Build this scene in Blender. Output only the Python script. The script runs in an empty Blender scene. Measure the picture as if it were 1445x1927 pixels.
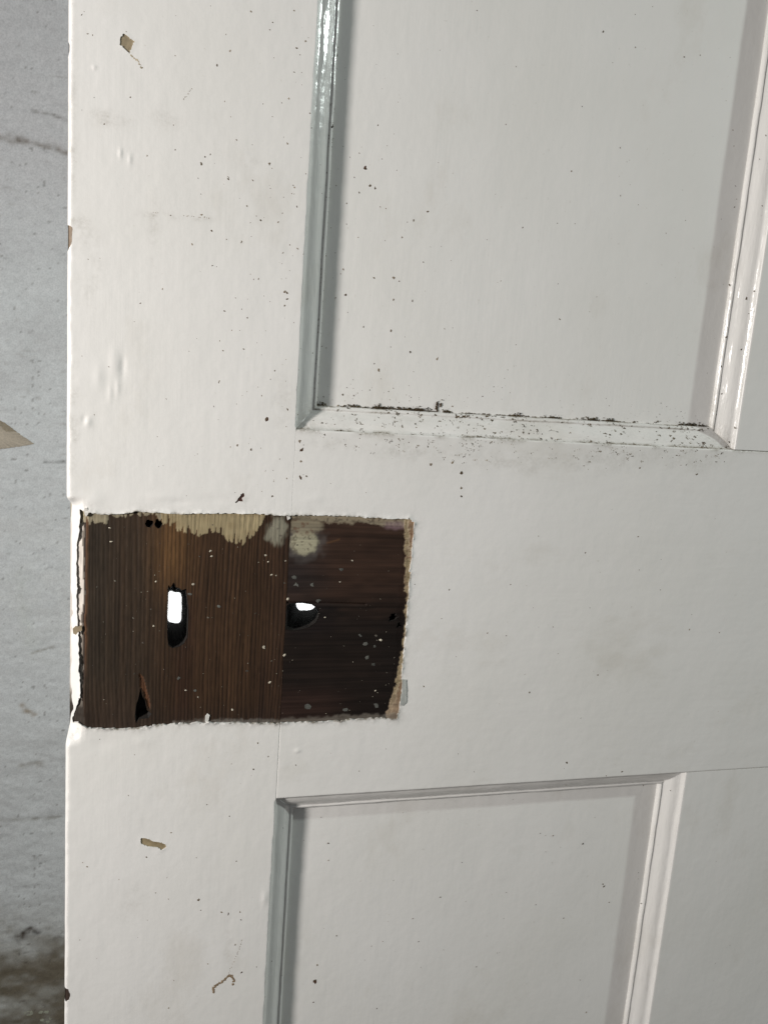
import bpy, math, random
import numpy as np
from mathutils import Matrix, Vector
from mathutils.geometry import delaunay_2d_cdt

# ------------------------------------------------------------------ camera
# Door frame of reference, millimetres: X right along the door, Y into the
# door, Z up; X=0 is the closing edge, Z=0 the top of the lock patch.
BASE = 1050.0                      # height of that Z=0 above the floor
F, CX, CY, D = 1624.0, 722.5, 963.5, 400.0
_a = np.array([6770 - CX, 1102 - CY, F]); _a /= np.linalg.norm(_a)
_b = np.array([91 - CX, 9450 - CY, F]); _b -= _a * (_a @ _b); _b /= np.linalg.norm(_b)
_n = np.cross(_a, _b)
def _ray(u, v, y):
    r = np.array([u - CX, v - CY, F]); t = (D + y) / (r @ _n)
    return (r @ _a) * t, -(r @ _b) * t
OX, OZ = _ray(125, 963, 0)
def at(u, v, y=0.0):               # where a sight line meets the plane at depth y
    x, z = _ray(u, v, y); return x - OX, z - OZ
def poly(pts, y=0.0): return np.array([at(u, v, y) for u, v in pts])

scene = bpy.context.scene
cam = bpy.data.objects.new('camera', bpy.data.cameras.new('camera'))
scene.collection.objects.link(cam); scene.camera = cam
cam.data.sensor_fit = 'VERTICAL'; cam.data.sensor_height = 24.0
cam.data.lens = F / 1927.0 * 24.0
cam.data.clip_start = 0.01; cam.data.clip_end = 50
right = Vector((_a[0], _n[0], -_b[0])); down = Vector((_a[1], _n[1], -_b[1])); fwd = Vector((_a[2], _n[2], -_b[2]))
R = Matrix((right, -down, -fwd)).transposed()
cam.matrix_world = Matrix.Translation(Vector((-OX, -D, BASE - OZ)) / 1000) @ R.to_4x4()

# ------------------------------------------------------------------ light
world = bpy.data.worlds.new('World'); scene.world = world; world.use_nodes = True
bg = world.node_tree.nodes['Background']
bg.inputs[0].default_value = (0.95, 0.985, 1.0, 1); bg.inputs[1].default_value = 0.142
def lamp(name, kind, loc, target, power, col, size):
    l = bpy.data.lights.new(name, kind); l.energy = power; l.color = col
    o = bpy.data.objects.new(name, l); scene.collection.objects.link(o)
    o.location = loc
    o.rotation_euler = (Vector(target) - Vector(loc)).to_track_quat('-Z', 'Y').to_euler()
    if kind == 'AREA': l.shape = 'DISK'; l.size = size
    else: l.shadow_soft_size = size
    return o
lamp_l = lamp('lamp_left', 'AREA', (-0.66, -0.40, 1.17), (0.04, 0, 1.06), 5.6, (1.0, 0.943, 0.903), 0.092)
lamp_l.data.spread = math.radians(140)                        # spread narrowed to dim the lower right of the door
lamp('lamp_right', 'POINT', (1.40, -0.42, 1.70), (0, 0, 1), 29, (0.90, 1.0, 0.955), 0.02)
sp = lamp('added_spot_behind', 'SPOT', (0.48, 0.12, 0.82), (0.185, 0.78, 0.73), 27, (1.0, 1.0, 1.0), 0.02)  # added spot, brightens the wall seen through keyhole and spindle hole
sp.data.spot_size = math.radians(24); sp.data.spot_blend = 0.12
scene.view_settings.view_transform = 'Standard'; scene.view_settings.look = 'None'
scene.view_settings.exposure = 0.0; scene.view_settings.gamma = 1.0
scene.view_settings.use_curve_mapping = False
scene.render.engine = 'CYCLES'
scene.render.resolution_x = 767; scene.render.resolution_y = 1024

# ------------------------------------------------------------------ helpers
rng = np.random.default_rng(7); random.seed(7)
def sr(*c): return tuple(((x / 255) / 12.92 if x / 255 <= .04045 else ((x / 255 + .055) / 1.055) ** 2.4) for x in c)
def vnoise(x, z, sx, sz, seed=0):
    """smooth value noise in -1..1; sx, sz are feature sizes in mm"""
    g = np.random.default_rng(seed).uniform(-1, 1, (256, 256))
    a = np.asarray(x, float) / sx + 1000.37; b = np.asarray(z, float) / sz + 1000.71
    i = np.floor(a).astype(int); j = np.floor(b).astype(int)
    f = a - i; h = b - j; f = f * f * (3 - 2 * f); h = h * h * (3 - 2 * h)
    i0, i1, j0, j1 = i % 256, (i + 1) % 256, j % 256, (j + 1) % 256
    return (g[i0, j0] * (1 - f) + g[i1, j0] * f) * (1 - h) + (g[i0, j1] * (1 - f) + g[i1, j1] * f) * h
def sstep(a, b, x):
    t = np.clip((np.asarray(x, float) - a) / (b - a), 0, 1); return t * t * (3 - 2 * t)
def lines(a, b, fa, fb, fine, coarse=40):
    fa, fb = max(a, fa), min(b, fb); out = []
    if fa >= fb: return np.linspace(a, b, max(2, int((b - a) / coarse) + 1))
    if fa > a: out += list(np.linspace(a, fa, max(2, int((fa - a) / coarse) + 1))[:-1])
    out += list(np.linspace(fa, fb, max(2, int(round((fb - fa) / fine)) + 1)))
    if fb < b: out += list(np.linspace(fb, b, max(2, int((b - fb) / coarse) + 1))[1:])
    return np.array(out)
def resample(P, step, jit=0.0, seed=0):
    out = []; n = len(P)
    for k in range(n):
        p, q = P[k], P[(k + 1) % n]; m = max(1, int(np.hypot(*(q - p)) / step))
        for s in range(m): out.append(p + (q - p) * s / m)
    out = np.array(out)
    if jit: out += np.random.default_rng(seed).normal(0, jit, out.shape)
    return out
def inside(P, x, z):
    r = np.zeros(np.shape(x), bool); n = len(P)
    for k in range(n):
        (x1, z1), (x2, z2) = P[k], P[(k + 1) % n]
        c = (z1 > z) != (z2 > z)
        with np.errstate(all='ignore'):
            r ^= c & (x < (x2 - x1) * (z - z1) / (z2 - z1) + x1)
    return r
def nearest(P, x, z):
    """distance to an outline and the nearest point on it"""
    bd = np.full(np.shape(x), 1e9); bx = np.array(x, float); bz = np.array(z, float); n = len(P)
    for k in range(n):
        p, q = P[k], P[(k + 1) % n]; d = q - p; L = d @ d + 1e-12
        t = np.clip(((x - p[0]) * d[0] + (z - p[1]) * d[1]) / L, 0, 1)
        nx, nz = p[0] + t * d[0], p[1] + t * d[1]; e = np.hypot(x - nx, z - nz)
        m = e < bd; bd = np.where(m, e, bd); bx = np.where(m, nx, bx); bz = np.where(m, nz, bz)
    return bd, bx, bz

def mesh_obj(name, V, faces, mat, parent=None, smooth=True, attrs=None, label=None):
    """V in door millimetres; faces: (n,4) array or list of polygons"""
    V = np.asarray(V, float)
    me = bpy.data.meshes.new(name)
    W = V / 1000.0; W = W.copy(); W[:, 2] += BASE / 1000
    if isinstance(faces, np.ndarray) and faces.ndim == 2:
        n, k = faces.shape
        me.vertices.add(len(W)); me.vertices.foreach_set('co', W.astype(np.float32).ravel())
        me.loops.add(n * k); me.loops.foreach_set('vertex_index', faces.astype(np.int32).ravel())
        me.polygons.add(n); me.polygons.foreach_set('loop_start', np.arange(0, n * k, k, dtype=np.int32))
        me.update(calc_edges=True)
    else:
        me.from_pydata([tuple(w) for w in W], [], [list(map(int, f)) for f in faces]); me.update()
    if smooth: me.polygons.foreach_set('use_smooth', np.ones(len(me.polygons), bool))
    for k, v in (attrs or {}).items():
        v = np.asarray(v, np.float32)
        if v.ndim == 2:
            a = me.attributes.new(k, 'FLOAT_COLOR', 'POINT'); c = np.ones((len(v), 4), np.float32); c[:, :3] = v
            a.data.foreach_set('color', c.ravel())
        else:
            a = me.attributes.new(k, 'FLOAT', 'POINT'); a.data.foreach_set('value', v)
    me.validate()
    me.materials.append(mat)
    o = bpy.data.objects.new(name, me); scene.collection.objects.link(o)
    if parent is not None: o.parent = parent
    if label: o['label'] = label
    return o

# ------------------------------------------------------------------ materials
def mat_new(name):
    m = bpy.data.materials.new(name); m.use_nodes = True
    nt = m.node_tree; b = nt.nodes['Principled BSDF']
    def N(t, **kw):
        n = nt.nodes.new(t)
        for k, v in kw.items():
            if k in n.inputs: n.inputs[k].default_value = v
            else: setattr(n, k, v)
        return n
    return m, nt, b, N
def noise(N, nt, co, scale, sc=(1, 1, 1), detail=3.0, rough=0.55):
    mp = N('ShaderNodeMapping'); mp.inputs['Scale'].default_value = sc
    nt.links.new(co, mp.inputs['Vector'])
    n = N('ShaderNodeTexNoise', Scale=scale, Detail=detail, Roughness=rough); nt.links.new(mp.outputs[0], n.inputs['Vector'])
    return n.outputs['Fac']
def ramp(N, nt, fac, p0, p1, c0=(0, 0, 0, 1), c1=(1, 1, 1, 1)):
    r = N('ShaderNodeValToRGB'); e = r.color_ramp.elements
    e[0].position = p0; e[1].position = p1; e[0].color = c0; e[1].color = c1
    nt.links.new(fac, r.inputs[0]); return r.outputs[0]
def mixc(N, nt, fac, a, b, mode='MIX'):
    m = N('ShaderNodeMix', data_type='RGBA', blend_type=mode)
    for s, v in ((m.inputs[0], fac), (m.inputs[6], a), (m.inputs[7], b)):
        if hasattr(v, 'links') or hasattr(v, 'is_linked'): nt.links.new(v, s)
        else: s.default_value = v
    return m.outputs[2]
def math_(N, nt, op, a, b):
    m = N('ShaderNodeMath', operation=op)
    for s, v in ((m.inputs[0], a), (m.inputs[1], b)):
        if hasattr(v, 'is_linked'): nt.links.new(v, s)
        else: s.default_value = v
    return m.outputs[0]

def paint(name, brush, rough=0.36, base=(0.80, 0.795, 0.773), relief=1.0, runny=0.0):
    m, nt, b, N = mat_new(name)
    co = N('ShaderNodeTexCoord').outputs['Object']
    big = noise(N, nt, co, 9, detail=4)
    c = mixc(N, nt, ramp(N, nt, big, .35, .7), (*base, 1), (base[0] * .955, base[1] * .955, base[2] * .94, 1))
    # faint greasy smudges and brushed-in dirt
    sm = noise(N, nt, co, 26, (1, 1, .6) if brush == 'z' else (.6, 1, 1), 6, .65)
    c = mixc(N, nt, math_(N, nt, 'MULTIPLY', ramp(N, nt, sm, .56, .78), .32), c, (.50, .46, .38, 1))
    fine = noise(N, nt, co, 420, detail=2)
    c = mixc(N, nt, math_(N, nt, 'MULTIPLY', ramp(N, nt, fine, .70, .80), .25), c, (.42, .38, .31, 1))
    at_ = N('ShaderNodeAttribute', attribute_name='dirt')
    dn = noise(N, nt, co, 700, detail=4, rough=.7)
    df = math_(N, nt, 'MULTIPLY', at_.outputs['Fac'], ramp(N, nt, dn, .30, .62))
    c = mixc(N, nt, df, c, (.17, .142, .09, 1))
    nt.links.new(c, b.inputs['Base Color'])
    rr = N('ShaderNodeMapRange'); rr.inputs['To Min'].default_value = rough - .07; rr.inputs['To Max'].default_value = rough + .12
    nt.links.new(noise(N, nt, co, 60, detail=4), rr.inputs['Value'])
    nt.links.new(math_(N, nt, 'ADD', rr.outputs[0], math_(N, nt, 'MULTIPLY', df, .4)), b.inputs['Roughness'])
    sc = {'z': (1, 1, .035), 'x': (.035, 1, 1), 'n': (1, 1, 1)}[brush]
    h1 = math_(N, nt, 'MULTIPLY', noise(N, nt, co, 620, sc, 3), ramp(N, nt, noise(N, nt, co, 22, detail=2), .38, .68))
    h2 = noise(N, nt, co, 330, detail=2)
    h3 = noise(N, nt, co, 60, {'z': (1, 1, .3), 'x': (.3, 1, 1), 'n': (1, 1, 1)}[brush], 3)
    b1 = N('ShaderNodeBump', Strength=.5 * relief, Distance=.00012)
    b2 = N('ShaderNodeBump', Strength=.34 * relief, Distance=.00022)
    b3 = N('ShaderNodeBump', Strength=.28 * relief, Distance=.001)
    nt.links.new(h1, b1.inputs['Height']); nt.links.new(h2, b2.inputs['Height']); nt.links.new(h3, b3.inputs['Height'])
    nt.links.new(b3.outputs[0], b2.inputs['Normal']); nt.links.new(b2.outputs[0], b1.inputs['Normal'])
    out = b1.outputs[0]
    if runny:                                                  # brush drags and runs in thick gloss
        b4 = N('ShaderNodeBump', Strength=runny, Distance=.0006)
        nt.links.new(noise(N, nt, co, 420, {'z': (1, 1, .16), 'x': (.16, 1, 1), 'n': (1, 1, 1)}[brush], 3, .6), b4.inputs['Height'])
        nt.links.new(out, b4.inputs['Normal']); out = b4.outputs[0]
    nt.links.new(out, b.inputs['Normal'])
    return m
P_V = paint('white_gloss_vertical', 'z'); P_H = paint('white_gloss_horizontal', 'x')
P_MV = paint('white_gloss_moulding_vertical', 'z', .13, relief=.9, runny=.5); P_MH = paint('white_gloss_moulding_horizontal', 'x', .15, relief=.9, runny=.5)

def attr_mat(name, rough=.6, grain=None, amp=.5, spec=.3, bump=.4):
    """colour from the mesh, grain and fine relief from noise"""
    m, nt, b, N = mat_new(name)
    co = N('ShaderNodeTexCoord').outputs['Object']
    c = N('ShaderNodeAttribute', attribute_name='col').outputs['Color']
    sc = {'z': (1, 1, .03), 'x': (.03, 1, 1), None: (1, 1, 1)}[grain]
    g = noise(N, nt, co, 800 if grain else 500, sc, 3, .6)
    r = ramp(N, nt, g, .3, .7, (1 - amp, 1 - amp, 1 - amp, 1), (1 + amp * .8, 1 + amp * .75, 1 + amp * .7, 1))
    if amp: c = mixc(N, nt, 1.0, c, r, 'MULTIPLY')
    nt.links.new(c, b.inputs['Base Color'])
    b.inputs['Roughness'].default_value = rough; b.inputs['Specular IOR Level'].default_value = spec
    bp = N('ShaderNodeBump', Strength=bump, Distance=.0003); nt.links.new(g, bp.inputs['Height'])
    nt.links.new(bp.outputs[0], b.inputs['Normal'])
    return m
W_V = attr_mat('bare_wood_vertical', .66, 'z', .26, .2, .5); W_H = attr_mat('bare_wood_horizontal', .6, 'x', .26, .2, .5)
M_SPECK = attr_mat('mould_and_dirt', .85, None, .3, .15, .3)
M_CHIP = attr_mat('old_cream_paint', .6, None, .12, .3, .3)
M_WALL = attr_mat('limewashed_plaster', .92, None, .12, .1, 1.0)
m, nt, b, N = mat_new('hole_wood_painted_shade'); DARK = m  # dark wood of the hole walls, blackened in colour for the shade inside
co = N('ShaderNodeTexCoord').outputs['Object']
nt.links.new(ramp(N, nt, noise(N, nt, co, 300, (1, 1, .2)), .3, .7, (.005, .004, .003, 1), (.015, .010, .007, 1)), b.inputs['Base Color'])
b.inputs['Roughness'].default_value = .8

# ------------------------------------------------------------------ setting
def empty(name, label=None, cat=None):
    o = bpy.data.objects.new(name, None); scene.collection.objects.link(o); o.empty_display_size = .05
    if label: o['label'] = label
    if cat: o['category'] = cat
    return o
def grid_faces(nx, nz):
    i = np.arange(nx * nz).reshape(nx, nz)
    return np.stack([i[:-1, :-1], i[1:, :-1], i[1:, 1:], i[:-1, 1:]], -1).reshape(-1, 4)

WY = 780.0; WK = 1180 / 700.0                                                    # wall behind the door
xs = lines(-1700, 1900, -370, 60, 2.3, 80); zs = lines(-BASE, 1400, -1000, 760, 2.3, 80)
X, Z = np.meshgrid(xs, zs, indexing='ij')
A, B = X / WK, Z / WK
Y = WY + 1.6 * vnoise(A, B, 60, 40, 1) + .9 * vnoise(A, B, 14, 8, 2) + .4 * vnoise(A, B, 5, 3, 3) + .32 * vnoise(A, B, 2.6, 2.0, 4) + .2 * vnoise(A, B, 1.4, 1.3, 5)
wc = np.zeros(X.shape + (3,)); wc[:] = sr(230, 234, 236)
def blend(C, w, col):
    w = np.clip(w, 0, 1)[..., None]; return C * (1 - w) + np.array(col) * w
wn = vnoise(A, B, 45, 30, 11) + .5 * vnoise(A, B, 16, 10, 12) + .3 * vnoise(A, B, 6, 4, 13)
wc = blend(wc, sstep(-.1, 1.0, wn) * .45, sr(208, 210, 212))
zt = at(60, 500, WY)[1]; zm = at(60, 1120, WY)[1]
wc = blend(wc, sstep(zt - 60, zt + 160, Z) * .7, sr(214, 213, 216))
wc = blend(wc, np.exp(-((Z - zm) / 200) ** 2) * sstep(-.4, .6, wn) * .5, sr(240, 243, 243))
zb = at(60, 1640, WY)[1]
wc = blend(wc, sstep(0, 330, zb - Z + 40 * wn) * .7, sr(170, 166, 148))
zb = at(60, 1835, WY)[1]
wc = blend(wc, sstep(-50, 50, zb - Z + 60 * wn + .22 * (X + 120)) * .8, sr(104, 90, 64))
streak = vnoise(A, B, 10, 3.0, 14) + .7 * vnoise(A, B, 4, 1.6, 15)
wc = blend(wc, sstep(.75, 1.3, streak) * .28 * sstep(-.1, .6, vnoise(A, B, 40, 40, 17)), sr(150, 145, 138))
mot = vnoise(A, B, 2.2, 1.7, 18) + .7 * vnoise(A, B, 1.2, 1.2, 19); wc = wc * (1 + .06 * mot)[..., None]
pit = vnoise(A, B, 2.0, 1.6, 16); wc = blend(wc, sstep(.80, .95, pit) * .5, sr(98, 92, 86)); Y += sstep(.8, .95, pit) * .6
def stroke(u0v0, w, amt, col, dep=0.0, y=WY, nn=21):
    global wc, Y
    P = poly(u0v0, y); d = np.full(X.shape, 1e9)
    for p, q in zip(P[:-1], P[1:]):
        e = q - p; t = np.clip(((X - p[0]) * e[0] + (Z - p[1]) * e[1]) / (e @ e), 0, 1)
        d = np.minimum(d, np.hypot(X - p[0] - t * e[0], Z - p[1] - t * e[1]))
    k = np.exp(-(d / (w * WK * (1 + .5 * vnoise(A, B, 6, 6, nn)))) ** 2) * (.75 + .5 * vnoise(A, B, 3, 3, nn + 1)); wc = blend(wc, k * amt, col); Y += k * dep
stroke([(0, 258), (30, 262), (75, 272), (128, 288)], 2.6, .7, sr(128, 118, 108), .9)
stroke([(60, 208), (92, 214), (128, 226)], 1.4, .6, sr(120, 114, 108), .6)
stroke([(84, 870), (122, 869)], 1.0, .7, sr(125, 125, 125), .5)
stroke([(40, 1085), (46, 1160), (60, 1215)], 6, .5, sr(225, 230, 227), -.6)
stroke([(62, 1229), (100, 1218)], 1.2, .6, sr(135, 128, 115), .6)
stroke([(42, 1328), (52, 1338), (64, 1345)], 2.2, .75, sr(165, 150, 130), .3)
stroke([(40, 1762), (58, 1750)], 4.5, .9, sr(72, 60, 48), 1.2)
stroke([(70, 1755), (74, 1756)], 2.2, .95, sr(40, 28, 22), 1.2)
stroke([(106, 1764), (112, 1764)], 2.2, .8, sr(80, 70, 58), .6)
stroke([(40, 1440), (75, 1436)], 3, .5, sr(135, 125, 108), .4)
stroke([(0, 1545), (60, 1542), (115, 1537)], 1.6, .5, sr(130, 124, 112), .4)
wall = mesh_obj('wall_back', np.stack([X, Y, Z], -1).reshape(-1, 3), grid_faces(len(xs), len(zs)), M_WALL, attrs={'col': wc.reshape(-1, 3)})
wall['kind'] = 'structure'
def slab(name, P, y, th, mat, parent, col, seed=0, jit=.25, label=None, dome=0.0):
    """thin solid flake with a ragged outline"""
    P = resample(P, 1.2, jit, seed); n = len(P); c = P.mean(0)
    V = [(c[0], y - th - dome, c[1])] + [(p[0], y - th, p[1]) for p in P] + [(p[0], y + .3, p[1]) for p in P]
    Fc = [[0, 1 + k, 1 + (k + 1) % n] for k in range(n)] + [[1 + k, 1 + n + k, 1 + n + (k + 1) % n, 1 + (k + 1) % n] for k in range(n)]
    cc = np.array(col)[None] * (1 + .12 * np.random.default_rng(seed).normal(size=(len(V), 1)))
    return mesh_obj(name, V, Fc, mat, parent, False, {'col': np.clip(cc, 0, 1)}, label)
slab('paint_flake', poly([(-60, 770), (0, 793), (14, 800), (40, 818), (65, 835), (40, 840), (0, 845), (-60, 850)], WY), WY - 1.5, .2, M_CHIP, wall, sr(190, 180, 164), 3)
slab('paint_flake', poly([(-10, 787), (10, 795), (32, 812), (12, 812)], WY), WY - 1.9, .3, M_CHIP, wall, sr(166, 155, 135), 4)
for k, (u, v, s) in enumerate([(55, 1906, 9), (77, 1904, 5), (88, 1904, 5), (80, 1919, 4), (95, 1916, 3), (91, 1923, 4)]):
    a = np.linspace(0, 6.28, 8)[:-1]; c = np.array(at(u, v, WY)); sc = s * .42 * WK
    slab('paint_flake', np.stack([c[0] + sc * np.cos(a), c[1] + .7 * sc * np.sin(a)], -1), WY - .8, .4, M_CHIP, wall, sr(190, 192, 175), 10 + k, .5)
m, nt, b, N = mat_new('dusty_boards')
co = N('ShaderNodeTexCoord').outputs['Object']
nt.links.new(ramp(N, nt, noise(N, nt, co, 8, (1, .1, 1), 5), .3, .7, (.06, .042, .028, 1), (.14, .10, .07, 1)), b.inputs['Base Color'])
fl = mesh_obj('floor', [(-1700, -1500, -BASE), (1900, -1500, -BASE), (1900, WY + 5, -BASE), (-1700, WY + 5, -BASE)], [[0, 1, 2, 3]], m); fl['kind'] = 'structure'

# ------------------------------------------------------------------ the door
door = empty('door', 'old white gloss painted panelled door with bare wood patch where its lock was', 'door'); door['kind'] = 'thing'
XS, XM, XM2, XE, XEND = 101.0, 338.8, 440.0, 678.0, 779.0      # stile | panel | muntin | panel | stile
ZR1, ZR0 = 41.6, -146.8                                        # lock rail top and bottom
ZT, ZTOP, ZB, ZBOT = 800.0, 930.0, -830.0, -BASE + 6
TH, PD, MW = 36.0, 10.0, 11.0                                  # thickness, panel depth, moulding width
FZ0, FZ1 = -345.0, 262.0                                       # closely modelled height range

PATCH = poly([(150, 958), (160, 964), (200, 968), (228, 967), (255, 962), (290, 964), (330, 967), (360, 966), (430, 966), (480, 967), (520, 969),
    (545, 970), (580, 970), (640, 971), (700, 974), (745, 977), (770, 976), (779, 984), (778, 1005), (774, 1050), (770, 1095), (768, 1130), (764, 1180), (759, 1230),
    (755, 1272), (757, 1285), (756, 1310), (750, 1335), (746, 1352), (735, 1352), (700, 1352), (640, 1356), (580, 1359), (527, 1361), (470, 1361), (420, 1360),
    (380, 1360), (330, 1363), (290, 1365), (255, 1371), (200, 1371), (165, 1370), (147, 1364), (131, 1372), (128, 1366), (146, 1327), (151, 1315), (150, 1278), (148, 1224), (147, 1196), (144, 1172), (142, 1137),
    (144, 1110), (142, 1070), (142, 1034), (147, 1008), (150, 989), (150, 970)])
PATCH = resample(PATCH, 1.1, .22, 5)
KEY = poly([(316, 1110), (318, 1101), (321, 1108), (327, 1097), (331, 1106), (338, 1108), (343, 1112), (350, 1109), (353, 1125), (355, 1150), (354, 1185), (353, 1201),
    (347, 1212), (338, 1218), (325, 1221), (317, 1216), (315, 1195), (315, 1165), (317, 1130)])
SPI = poly([(536, 1142), (545, 1137), (568, 1136), (588, 1139), (599, 1148), (601, 1160), (595, 1173), (581, 1182), (565, 1186), (550, 1188), (537, 1185)])
SPI[[0, 10], 0] = XS + .25
KEY = resample(KEY, .7); SPI = resample(SPI, .7)
def bearings(P): c = P.mean(0); return np.arctan2(P[:, 1] - c[1], P[:, 0] - c[0])
def far_end(c, hw, hh, ang, seed, q=3.0):
    """rounded far opening of a hole, one point for each direction"""
    r = (np.abs(np.cos(ang) / hw) ** q + np.abs(np.sin(ang) / hh) ** q) ** (-1 / q) * (1 + .07 * vnoise(ang * 3, 0 * ang, 1, 1, seed))
    return np.stack([c[0] + r * np.cos(ang), c[1] + r * np.sin(ang)], -1)
KEY_FAR = far_end(at(332, 1186), 3.5, 8.4, bearings(KEY), 1, 5.0); SPI_FAR = far_end(at(600, 1170), 5.4, 5.8, bearings(SPI), 2)
a12 = np.linspace(0, 2 * np.pi, 15)[:-1]
def ring(u, v, ru, rv, seed, j=.15):
    r = np.random.default_rng(seed); c = np.array(at(u, v)); k = 1 + r.normal(0, j, 14)
    return np.stack([c[0] + ru / 4.05 * np.cos(a12) * k, c[1] + rv / 3.9 * np.sin(a12) * k], -1)
SC1, SC2, SC3, SC4 = ring(281, 986, 7, 7, 1), ring(299, 987, 7, 8, 2), ring(741, 1162, 10, 8, 3, .2), ring(752, 1178, 5, 5, 5, .3)
GOU = poly([(264, 1297), (268, 1310), (274, 1320), (277, 1338), (286, 1345), (280, 1353), (262, 1355), (256, 1363), (254, 1350), (256, 1330), (261, 1315)])
CHIPS = [  # outline, colour of the layer shown
    ([(233, 62), (240, 67), (255, 79), (249, 86), (245, 101), (235, 93), (226, 84), (227, 70)], sr(150, 138, 114)),
    ([(264, 1577), (275, 1577), (288, 1583), (300, 1585), (312, 1589), (314, 1595), (305, 1600), (297, 1595), (280, 1593), (266, 1588)], sr(150, 136, 108)),
    ([(459, 926), (461, 934), (455, 938), (458, 944), (450, 943), (443, 948), (448, 938)], sr(70, 48, 42)),
    ([(118, 1860), (129, 1861), (133, 1870), (131, 1882), (125, 1886), (117, 1880)], sr(52, 42, 36)),
    ([(116, 421), (131, 424), (137, 428), (136, 455), (133, 464), (126, 474), (116, 476)], sr(124, 110, 94)),
    ([(110, 74), (128, 76), (132, 84), (130, 100), (126, 110), (110, 106)], sr(150, 145, 138))]
LUMPS = [(215, 686, 2.2, 6, .30), (232, 690, 1.2, 5, -.35), (186, 705, 2.0, 5, .25), (165, 794, 1.6, 2.2, .5), (160, 790, 1.2, 2, -.4), (222, 730, 1, 4, .25), (208, 740, 1, 4, .2),
         (345, 1000, 1, 1, 0), (178, 127, .8, .8, .4), (227, 288, .6, 2, .4), (300, 935, 6, 2, .22), (340, 945, 5, 1.5, -.25), (180, 940, 4, 4, .3), (400, 940, 6, 2, -.2),
         (270, 1395, 5, 3, .2), (190, 1400, 5, 3, -.2), (498, 1690, 1.6, 4, .4), (560, 1413, 1.4, 1.1, .3), (245, 300, .7, 2.2, .3), (590, 940, 4, 2, .2)]
def lumps(X, Z):
    y = 0
    for u, v, sx, sz, h in LUMPS:
        cx, cz = at(u, v); y = y - h * np.exp(-((X - cx) / sx) ** 2 - ((Z - cz) / sz) ** 2)
    return y
def wavy(X, Z, k=1.0):
    return k * (.10 * vnoise(X, Z, 34, 55, 31) + .06 * vnoise(X, Z, 11, 15, 32) + .03 * vnoise(X, Z, 3.5, 4.5, 33)) + lumps(X, Z)
zpt, zpb = at(150, 955)[1], at(140, 1372)[1]
def zone(Z): return sstep(zpb - 9, zpb + 1, Z) * (1 - sstep(zpt - 1, zpt + 5, Z))
def stile_y(X, Z):
    y = wavy(X, Z)
    r = 2.1 + .5 * vnoise(0 * Z, Z, 9, 16, 41) + .35 * vnoise(0 * Z, Z, 9, 3.5, 42)
    x = np.clip(X, 0, None); t = np.clip(r - x, 0, r)
    y = y + np.where(x < r, r - np.sqrt(np.clip(r * r - t * t, 0, None)), 0)
    rr = np.where((Z < ZR1 + 1) & (Z > ZR0 - 1), np.where(Z > -50, .06, .3), .9 + .45 * vnoise(0 * Z, Z, 9, 11, 45) + .2 * vnoise(0 * Z, Z, 9, 3, 46)); t = np.clip(X - (XS - .03 - rr), 0, rr)
    y = y + rr - np.sqrt(np.clip(rr * rr - t * t, 0, None))
    bev = np.clip((7.2 + .5 * vnoise(0 * Z, Z, 9, 7, 43) - x) * 1.25, 0, None) + .3
    w = zone(Z) * (x < 8)
    return y * (1 - w) + np.maximum(y, bev) * w
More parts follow.
